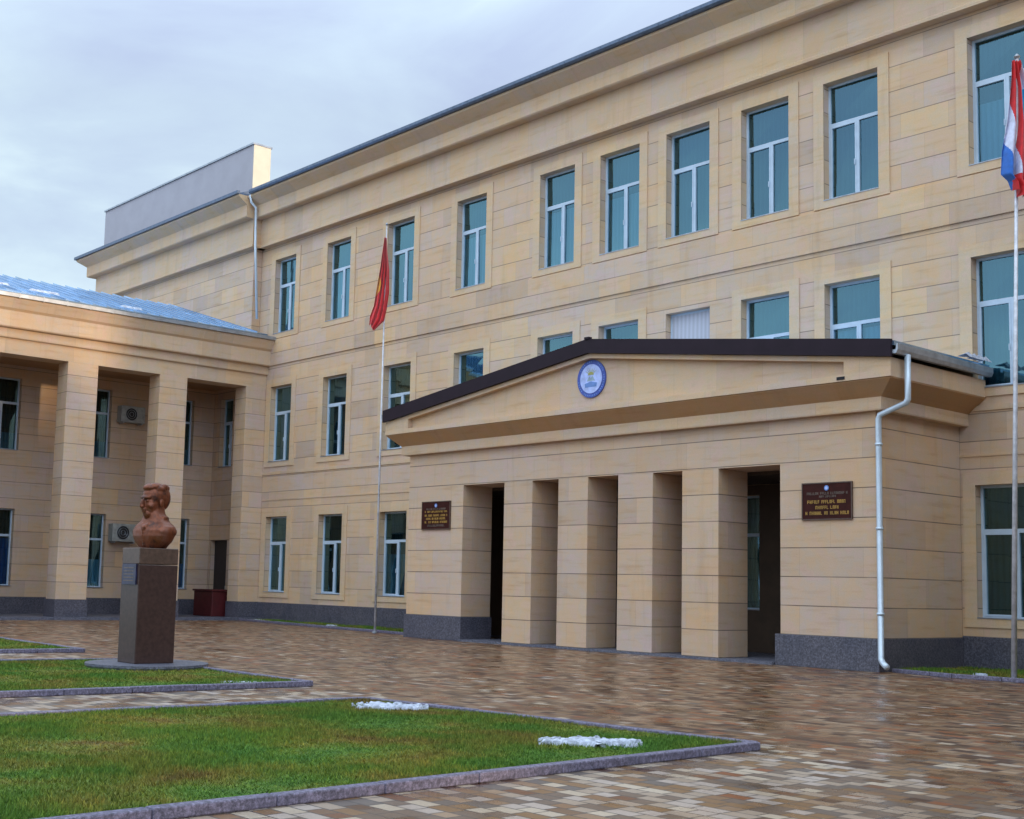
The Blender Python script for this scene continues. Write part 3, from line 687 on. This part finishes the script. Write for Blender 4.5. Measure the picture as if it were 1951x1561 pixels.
def grass(poly, dens, z, hh=(.018, .045), excl=None, wd=.005):
    xs = [p[0] for p in poly]; ys = [p[1] for p in poly]
    n = int((max(xs)-min(xs))*(max(ys)-min(ys))*dens)
    x = rng.uniform(min(xs), max(xs), n); y = rng.uniform(min(ys), max(ys), n)
    k = inside(x, y, poly)
    if excl: k &= ((x-excl[0])**2+(y-excl[1])**2) > excl[2]**2
    # drop what stands far outside the view
    k &= ((-(x)*.0+(y+28.4)) > .0) | (x < -6)
    x, y = x[k], y[k]; n = len(x)
    a = rng.uniform(0, 2*math.pi, n); h = rng.uniform(*hh, n)*(1+.5*np.sin(x*2.1)*np.sin(y*1.7)); ln = rng.normal(0, .018, (n, 2))
    w = wd*rng.uniform(.7, 1.5, n); co = np.zeros((n, 3, 3))
    co[:, 0] = np.c_[x-np.cos(a)*w, y-np.sin(a)*w, np.full(n, z)]; co[:, 1] = np.c_[x+np.cos(a)*w, y+np.sin(a)*w, np.full(n, z)]
    co[:, 2] = np.c_[x+ln[:, 0], y+ln[:, 1], z+h]
    me = bpy.data.meshes.new('grass'); me.vertices.add(3*n); me.vertices.foreach_set('co', co.ravel())
    me.loops.add(3*n); me.loops.foreach_set('vertex_index', np.arange(3*n, dtype=np.int32))
    me.polygons.add(n); me.polygons.foreach_set('loop_start', np.arange(0, 3*n, 3, dtype=np.int32)); me.polygons.foreach_set('loop_total', np.full(n, 3, dtype=np.int32))
    at = me.attributes.new('tone', 'FLOAT', 'POINT'); at.data.foreach_set('value', np.repeat(rng.random(n), 3).astype(np.float32))
    me.materials.append(M['blade']); me.update(); me.validate()
    o = bpy.data.objects.new('grass', me); COL.objects.link(o)
    return o
def lawn(poly, dens, label, z=.05, kerb=True, excl=None, **kw):
    ins = inset(poly, KW)
    if kerb: kerbline([*inset(poly, KW/2), inset(poly, KW/2)[0]])
    k = 60; mb = MB()
    tag(sheet('turf_base', ins, z, M['turf']), kind='structure')
    tag(grass(ins, dens, z-.003, excl=excl, **kw), kind='stuff', label=label, cat='grass')
lawn(lawn1, 3800, 'short green and yellowing grass inside the nearest kerbed bed')
lawn(lawn2, 1500, 'short green grass in the kerbed bed around the bust pedestal', excl=(-20.6, -17.6, 1.05), wd=.008)
lawn(lawn3, 900, 'strip of green grass in the farthest kerbed bed at the left edge', wd=.011)
stripA = [(-44.5, -.07), (-44.5, -1.0), (-31.9, -2.55), (-30.95, -2.55), (-30.95, -.07)]
stripB = [(-14.75, -.07), (-14.75, -3.2), (-13.2, -3.55), (-4, -3.2), (-4, -.07)]
for sp, lb in ((stripA, 'narrow dark grass strip along the plinth behind the left flagpole'), (stripB, 'narrow dark grass strip along the plinth right of the portico')):
    sheet('turf_base', sp, .02, M['turf'])
    tag(grass(sp, 900, .018, hh=(.03, .09), wd=.012), kind='stuff', label=lb, cat='grass')
kerbline([(-44.5, -1.06), (-31.9, -2.61), (-30.95, -2.61)]); kerbline([(-14.7, -3.26), (-13.2, -3.61), (-4, -3.26)])

# thawing snow patches
def snow(c, rx, ry, rot, hgt, label, z=.06, seed=0):
    n = 56; mb = MB(); V = []; rnd = random.Random(seed)
    for i in range(n+1):
        for j in range(n+1):
            u, v = (i/n-.5)*2.2, (j/n-.5)*2.2
            q = .95-math.sqrt(u*u+v*v)+.75*noise.noise(Vector((u*1.8+seed, v*1.8, 0)))+.7*noise.noise(Vector((u*5, v*5+seed, 3)))
            h = -.03+max(-.03, min(q*2, .5)*2*hgt*.65)+(.2*hgt*noise.noise(Vector((u*8, v*8, seed))) if q > 0 else 0)
            X, Y = u*rx, v*ry; V.append((c[0]+X*math.cos(rot)-Y*math.sin(rot), c[1]+X*math.sin(rot)+Y*math.cos(rot), z+h))
    mb.add(V, [(i*(n+1)+j, (i+1)*(n+1)+j, (i+1)*(n+1)+j+1, i*(n+1)+j+1) for i in range(n) for j in range(n)])
    o = mb.build('snow_white_patch', M['snow'], smooth=False); return tag(o, label=label, cat='snow patch', group='patches of thawing snow on the grass')
ang = YAW
snow((-12.85, -18.25), .44, .34, ang, .10, 'white thawing snow patch on the near lawn, the smaller and farther one', seed=1)
snow((-9.0, -18.72), .48, .30, ang, .10, 'large white thawing snow patch near the right corner of the near lawn', seed=4)
snow((-16.95, -17.75), .42, .22, ang, .05, 'white snow patch by the kerb right of the bust pedestal', seed=7)
snow((-43.2, -1.0), .35, .2, 0, .12, 'small snow patch on the wall strip nearest the dark red box', z=.03, seed=9)
snow((-37.6, -1.5), .22, .16, 0, .14, 'tiny snow patch on the wall strip left of the red flag pole', z=.03, seed=11)
snow((-12.75, -3.35), .12, .1, 0, .16, 'tiny snow patch on the grass strip near the right flagpole', z=.03, seed=13)

# ================================================================= MONUMENT
px0, px1, py0, py1 = -20.99, -20.34, -17.95, -17.20
cxm, cym = (px0+px1)/2, (py0+py1)/2
ped = empty('monument_pedestal', (cxm, cym, .05), label='tall dark brown granite pedestal carrying the copper bust', cat='pedestal')
mb = MB(); sg = 40
ring = lambda r, z: [(cxm+.03+r*math.cos(k*2*math.pi/sg), cym+.02+r*math.sin(k*2*math.pi/sg), z) for k in range(sg)]
mb.add(ring(1.03, .045)+ring(1.06, .085)+ring(1.06, .125), [tuple(range(sg-1, -1, -1)), tuple(range(2*sg, 3*sg))]+[(j*sg+k, j*sg+(k+1) % sg, (j+1)*sg+(k+1) % sg, (j+1)*sg+k) for j in range(2) for k in range(sg)])
under(mb, 'base_slab', M['slab'], ped)
mb = MB(); mb.box(px0, px1, py0, py1, .126, 1.83); under(mb, 'shaft', M['shaft'], ped, bevel=.012)
mb = MB(); mb.box(px0, px1, py0, py1, 1.838, 2.12); under(mb, 'top_block', M['capst'], ped, bevel=.012)
mb = MB(); mb.box(px0+.08, px1-.06, py0-.03, py0-.001, 1.48, 1.84)
for i in range(5): mb.box(px0+.14, px1-.14, py0-.033, py0-.03, 1.54+i*.055, 1.556+i*.055, 1)
under(mb, 'inscription_plate', [M['slate'], M['grey_letter']], ped, bevel=.004)
# bust: one continuous remeshed figure facing -Y
def ell(bm, c, r, rot=(0, 0, 0), seg=24):
    res = bmesh.ops.create_uvsphere(bm, u_segments=seg, v_segments=seg//2+4, radius=1)
    mt_ = Matrix.Translation(c) @ Matrix.Rotation(rot[2], 4, 'Z') @ Matrix.Rotation(rot[1], 4, 'Y') @ Matrix.Rotation(rot[0], 4, 'X') @ Matrix.Diagonal((*r, 1))
    bmesh.ops.transform(bm, matrix=mt_, verts=res['verts'])
def box_bm(bm, c, r, rot=(0, 0, 0)):
    res = bmesh.ops.create_cube(bm, size=2)
    mt_ = Matrix.Translation(c) @ Matrix.Rotation(rot[2], 4, 'Z') @ Matrix.Rotation(rot[1], 4, 'Y') @ Matrix.Rotation(rot[0], 4, 'X') @ Matrix.Diagonal((*r, 1))
    bmesh.ops.transform(bm, matrix=mt_, verts=res['verts'])
bm = bmesh.new()
# local: faces -Y; z=0 on top of pedestal, total 1.17
secs = [(0, .27, .19, .02), (.06, .34, .22, .02), (.13, .42, .25, .03), (.22, .48, .27, .03), (.32, .50, .27, .04), (.385, .475, .255, .05), (.43, .40, .24, .05), (.47, .32, .225, .05), (.52, .27, .21, .05), (.57, .235, .195, .04), (.62, .20, .18, .03), (.72, .175, .16, .03), (.8, .14, .13, .04)]
rings_ = []
for z, a, b, yc in secs:
    rg = []
    for k in range(40):
        t_ = k/40*2*math.pi; ct, st_ = math.cos(t_), math.sin(t_); e_ = .72
        rg.append(bm.verts.new((a*math.copysign(abs(ct)**e_, ct), yc+b*math.copysign(abs(st_)**e_, st_), z)))
    rings_.append(rg)
for q0, q1 in zip(rings_, rings_[1:]):
    for k in range(40): bm.faces.new((q0[k], q0[(k+1) % 40], q1[(k+1) % 40], q1[k]))
bm.faces.new(rings_[0][::-1]); bm.faces.new(rings_[-1])
# coat lapels, collar and shirt front
for sx in (-1, 1):
    ell(bm, (sx*.40, .05, .30), (.11, .21, .11))
for k in range(24):      # folded coat collar round the neck, meeting low on the chest
    a = math.pi*2*k/24; dip = max(0, -math.sin(a)); ell(bm, (math.cos(a)*(.25-.09*dip), .05+math.sin(a)*(.20+.06*dip), .53-.17*dip**2), (.045, .04, .055), (0, 0, a), 10)
for k in range(7): ell(bm, (.0, -.235+.006*k, .33-.045*k), (.028, .022, .03), (0, 0, 0), 10)
ell0 = ell
def ell(bm, c, r_, rot=(0, 0, 0), seg=24):      # the head is drawn a little over life size
    ell0(bm, (c[0]*1.1, c[1]*1.08, 1.17-(1.17-c[2])*1.1), (r_[0]*1.1, r_[1]*1.08, r_[2]*1.1), rot, seg)
ell(bm, (0, .045, .95), (.205, .255, .225))                    # cranium
ell(bm, (0, -.04, .82), (.165, .18, .23)); ell(bm, (0, -.10, .67), (.105, .11, .09))   # face, chin
ell(bm, (0, -.19, .92), (.135, .05, .035))                    # brow
ell(bm, (0, -.245, .82), (.032, .055, .085), (-.25, 0, 0)); ell(bm, (0, -.262, .775), (.045, .04, .03))  # nose
ell(bm, (.105, -.13, .79), (.055, .07, .055)); ell(bm, (-.105, -.13, .79), (.055, .07, .055))   # cheeks
ell(bm, (.065, -.195, .868), (.032, .022, .018)); ell(bm, (-.065, -.195, .868), (.032, .022, .018))  # eyes
ell(bm, (0, -.222, .712), (.06, .025, .014)); ell(bm, (0, -.215, .688), (.052, .025, .013))     # lips
ell(bm, (0, -.23, .735), (.06, .03, .016))
ell(bm, (.2, .02, .83), (.02, .045, .07)); ell(bm, (-.2, .02, .83), (.02, .045, .07))          # ears
for k in range(16):     # swept hair
    a = k/16*2*math.pi; ell(bm, (math.cos(a)*.13, .05+math.sin(a)*.17, 1.06+.05*math.sin(k*2.3)), (.07, .09, .06), (0, 0, a), 12)
ell(bm, (0, -.12, 1.08), (.13, .1, .06)); ell(bm, (0, .15, .93), (.19, .16, .21))
me = bpy.data.meshes.new('bust'); bm.to_mesh(me); bm.free(); me.materials.append(M['copper'])
bust = bpy.data.objects.new('bust', me); COL.objects.link(bust); bust.location = (cxm, cym+.02, 2.115); bust.rotation_euler.z = R(14); bust.scale = (.84, .97, 1)
rm_ = bust.modifiers.new('remesh', 'REMESH'); rm_.mode = 'VOXEL'; rm_.voxel_size = .011; rm_.use_smooth_shade = True
sm = bust.modifiers.new('smooth', 'SMOOTH'); sm.factor = .5; sm.iterations = 3
tag(bust, label='copper coloured bust of a man with swept hair on the tall granite pedestal', cat='bust')

# ================================================================= SMALL THINGS
def ac(y0, y1, z0, z1, label):
    root = empty('air_conditioner', (-48.6, (y0+y1)/2, z0), label=label, cat='air conditioner', group='air conditioner units on the loggia back wall')
    x0, x1 = -48.95, -48.55
    mb = MB(); mb.box(x0, x1, y0, y1, z0, z1); under(mb, 'casing', M['acwhite'], root, bevel=.02)
    fr = lambda u, n, z: (x1+n, u, z)
    mb = MB(); c = (y0+(y1-y0)*.42, (z0+z1)/2); sg = 28; r = (z1-z0)*.38
    mb.add([(x1+.008, c[0], c[1])]+[(x1+.008, c[0]+math.cos(k*2*math.pi/sg)*r, c[1]+math.sin(k*2*math.pi/sg)*r) for k in range(sg)], [(0, 1+k, 1+(k+1) % sg) for k in range(sg)])
    for rr in (.35, .7, 1.0):
        pts = [(x1+.02, c[0]+math.cos(k*2*math.pi/24)*r*rr, c[1]+math.sin(k*2*math.pi/24)*r*rr) for k in range(25)]; mb.tube(pts, .008, 5, 1)
    under(mb, 'fan_grille', [M['acdark'], M['gutter']], root)
    mb = MB(); mb.box(x0, x1, y0+.1, y0+.14, z0-.06, z0-.002); mb.box(x0, x1, y1-.14, y1-.1, z0-.06, z0-.002); under(mb, 'bracket', M['gutter'], root)
ac(-4.62, -3.55, 7.98, 8.66, 'grey air conditioner unit high on the loggia back wall between the piers')
ac(-4.75, -3.65, 3.05, 3.78, 'air conditioner unit low on the loggia back wall behind the bust')
box = empty('storage_bin', (-46.9, -1.2, .1), label='dark red metal box standing by the dark corner door', cat='box')
mb = MB(); mb.box(-47.55, -46.05, -1.45, -.75, .101, 1.12); under(mb, 'body', M['redbox'], box, bevel=.02)
mb = MB(); mb.box(-47.6, -46.0, -1.5, -.7, 1.125, 1.2); under(mb, 'lid', M['redbox'], box, bevel=.01)

def flagpole(x, y, top, label, r=.04, lean=0):
    root = empty('flagpole', (x, y, 0), label=label, cat='flagpole', group='white flagpoles in front of the facade')
    mb = MB(); mb.tube([(x, y, .0), (x+lean*.4, y, top*.4), (x+lean, y, top)], [r, r*.8, r*.5], 12); under(mb, 'pole', M['pole'], root, smooth=True)
    mb = MB(); mb.tube([(x, y, 0.01), (x, y, .06)], r*2.4, 16); under(mb, 'base_plate', M['gutter'], root)
    mb = MB(); mb.tube([(x+lean, y, top), (x+lean, y, top+.04), (x+lean, y, top+.1)], [r*.7, r*1.2, r*.3], 12); under(mb, 'finial', M['gutter'], root)
flagpole(-33.23, -2.9, 13.5, 'slim white flagpole carrying the red flag, left of the portico')
flagpole(-12.03, -3.47, 12.5, 'slim white flagpole carrying the tricolour right edge', r=.055, lean=.34)
def hanging(x, y, ztop, zbot, width_fn, colfn, mats, label, off=0, seed=0):
    """limp flag: rows of folded cloth hanging beside the pole; width_fn(t)->(left,right) along the image-right direction"""
    mb = MB(); nu, nv = 130, 120; d = Vector((math.cos(YAW), math.sin(YAW), 0)); nn = Vector((math.sin(YAW), -math.cos(YAW), 0))
    V = []
    for j in range(nv+1):
        t = j/nv; l, r = width_fn(t)
        for i in range(nu+1):
            s = i/nu
            fold = (.05+.05*t)*math.sin(s*math.pi*7+seed+2.2*t)+.03*math.sin(s*23+t*5)
            p = Vector((x, y, 0))+d*(l+(r-l)*(s+.035*math.sin(s*math.pi*6+t*4)))+nn*(.07+fold+.04*math.sin(t*6+seed))
            zb = zbot+(ztop-zbot)*(.0)
            z = ztop+(zbot-ztop)*t + .10*math.sin(s*5+seed)*t - off*t*(1-s)
            V.append((p.x, p.y, z))
    fs = []; mis = []
    for j in range(nv):
        for i in range(nu):
            fs.append((j*(nu+1)+i, j*(nu+1)+i+1, (j+1)*(nu+1)+i+1, (j+1)*(nu+1)+i)); mis.append(colfn((i+.5)/nu, (j+.5)/nv))
    mb.v = V; mb.f = fs; mb.mi = mis
    o = mb.build('flag', mats, smooth=True, recalc=False); return tag(o, label=label, cat='flag')
def wl(t):
    pts = [(0, -.02, .05), (.15, -.07, .08), (.35, -.14, .15), (.6, -.25, .17), (.78, -.31, .12), (.9, -.42, .06), (1, -.44, -.25)]
    for (a, l0, r0), (b, l1, r1) in zip(pts, pts[1:]):
        if t <= b+1e-9: k = (t-a)/(b-a); return l0+(l1-l0)*k, r0+(r1-r0)*k
def redcol(s, t):
    return 1 if ((s-.05)/.24)**2+((t-.55)/.11)**2 < 1 else 0
hanging(-33.23, -2.95, 13.05, 10.0, wl, redcol, [M['fred'], M['fyel']], 'limp red flag with a yellow sun emblem hanging from the left flagpole', seed=1)
WRP = [(0, -.05, .14), (.2, -.08, .34), (.45, -.14, .48), (.7, -.25, .50), (.88, -.26, .46), (.93, -.12, .42), (1, -.05, .30)]
def wr(t):
    for (a, l0, r0), (b, l1, r1) in zip(WRP, WRP[1:]):
        if t <= b+1e-9: k = (t-a)/(b-a); return l0+(l1-l0)*k, r0+(r1-r0)*k
    return WRP[-1][1:]
def tri(s, t):
    # folded tricolour: a blue corner low on the left, white, a broad red fold, light blue behind
    l, r_ = wr(t); d = l+(r_-l)*s
    if t > .84 and d > -.12+ (t-.84)*.5: return 2
    if t > .60 and d < l+.02+.17*min(1, (t-.60)/.16): return 1
    left = -.06+.14*max(0, t-.25)/.5
    if d < left: return 0
    if d < left+.19+.12*t: return 2
    return 3 if .2 < t < .62 else 0
hanging(-11.76, -3.55, 12.42, 9.7, wr, tri, [M['fwhite'], M['fblue'], M['fred'], M['fsky']], 'limp white, blue and red flag hanging from the right flagpole', seed=2.5)
# light streaks lying on the blue roof
def roof_streak(y0, y1, xx, lab):
    zz = 11.66+(XFW-xx)*((14.0-11.66)/(XFW+52)); mb = MB(); n = 14; V = []
    for i in range(n+1):
        y = y0+(y1-y0)*i/n; wv = .16+.07*math.sin(i*1.7); e = 0 if i in (0, n) else 1
        V += [(xx+wv*e, y, zz-wv*e*.305+.062), (xx, y, zz+.062+.07*e), (xx-wv*e, y, zz+wv*e*.305+.062)]
    mb.add(V, [(3*i+k, 3*i+3+k, 3*i+4+k, 3*i+1+k) for i in range(n) for k in (0, 1)])
    tag(mb.build('snow_white_patch', M['snow']), label=lab, cat='snow patch')
XFW = -44.28
roof_streak(-11.6, -10.6, -46.0, 'thin white streak on the blue roof at the left frame edge')
roof_streak(-10.1, -8.9, -45.4, 'white streak on the blue roof above the left bay of the colonnade')
roof_streak(-6.6, -5.7, -45.0, 'short white streak on the blue roof above the pier behind the bust')

# ================================================================= TREES across the street, behind the camera (seen as dark reflections; right-hand row added against the low sun)
def tree_mesh():
    rnd = random.Random(11); t = MB()
    t.tube([(0, 0, 0), (.1, 0, 2), (0, .1, 5), (.1, 0, 8.5)], [.28, .22, .15, .05], 8)
    for k in range(9):
        a = k*2.4; z = 2.6+k*.6; t.tube([(0, 0, z), (math.cos(a)*1.3, math.sin(a)*1.3, z+1.0), (math.cos(a)*2.2, math.sin(a)*2.2, z+2.2)], [.09, .05, .02], 5)
    c = MB()
    cl = [(rnd.gauss(0, 1.4), rnd.gauss(0, 1.4), rnd.uniform(3.5, 9.5), rnd.uniform(.8, 1.5)) for _ in range(34)]
    for x, y, z, r in cl:
        for _ in range(70):
            v = Vector((rnd.gauss(0, 1), rnd.gauss(0, 1), rnd.gauss(0, 1))).normalized()*r*rnd.uniform(.5, 1); p = Vector((x, y, z))+v
            q = Vector((rnd.gauss(0, 1), rnd.gauss(0, 1), rnd.gauss(0, 1))).normalized(); s_ = q.orthogonal().normalized()*.22; u_ = q.cross(s_)
            c.add([p-s_, p+u_, p+s_, p-u_*.8], [(0, 1, 2, 3)])
    return t, c
t, c = tree_mesh()
tr = empty('broadleaf_tree', (-62, -62, 0), label='dark leafy tree across the street outside the frame', cat='tree', group='street trees behind the camera')
tk = t.build('trunk', M['bark'], tr); cr = c.build('crown', M['leaf'], tr, recalc=False)
spots = [(-62+6.0*i+random.uniform(-1.5, 1.5), -62+random.uniform(-3, 3)) for i in range(1, 17)]+[(36, -20-6*i) for i in range(6)]  # the second row, at the right, is added to block the low sun
for x, y in spots:
    o = tr.copy(); COL.objects.link(o); o.location = (x, y, 0); o.rotation_euler.z = random.uniform(0, 6); k = random.uniform(.85, 1.25); o.scale = (k*1.2, k*1.2, k)
    for ch in (tk, cr):
        q = ch.copy(); COL.objects.link(q); q.parent = o
mb = MB(); V = []
for i in range(9):
    y = -1.15+i*.13; wv = .10+.05*math.sin(i*1.9)
    V += [(-14.06-wv*2, y, 7.0+wv*.26), (-14.08, y, 7.06+.05*(i % 2)), (-14.0, y, 6.975)]
mb.add(V, [(3*i+k, 3*i+3+k, 3*i+4+k, 3*i+1+k) for i in range(8) for k in (0, 1)])
tag(mb.build('snow_white_patch', M['snow']), label='small pale snow remnant on the portico roof edge beside the main wall', cat='snow patch')
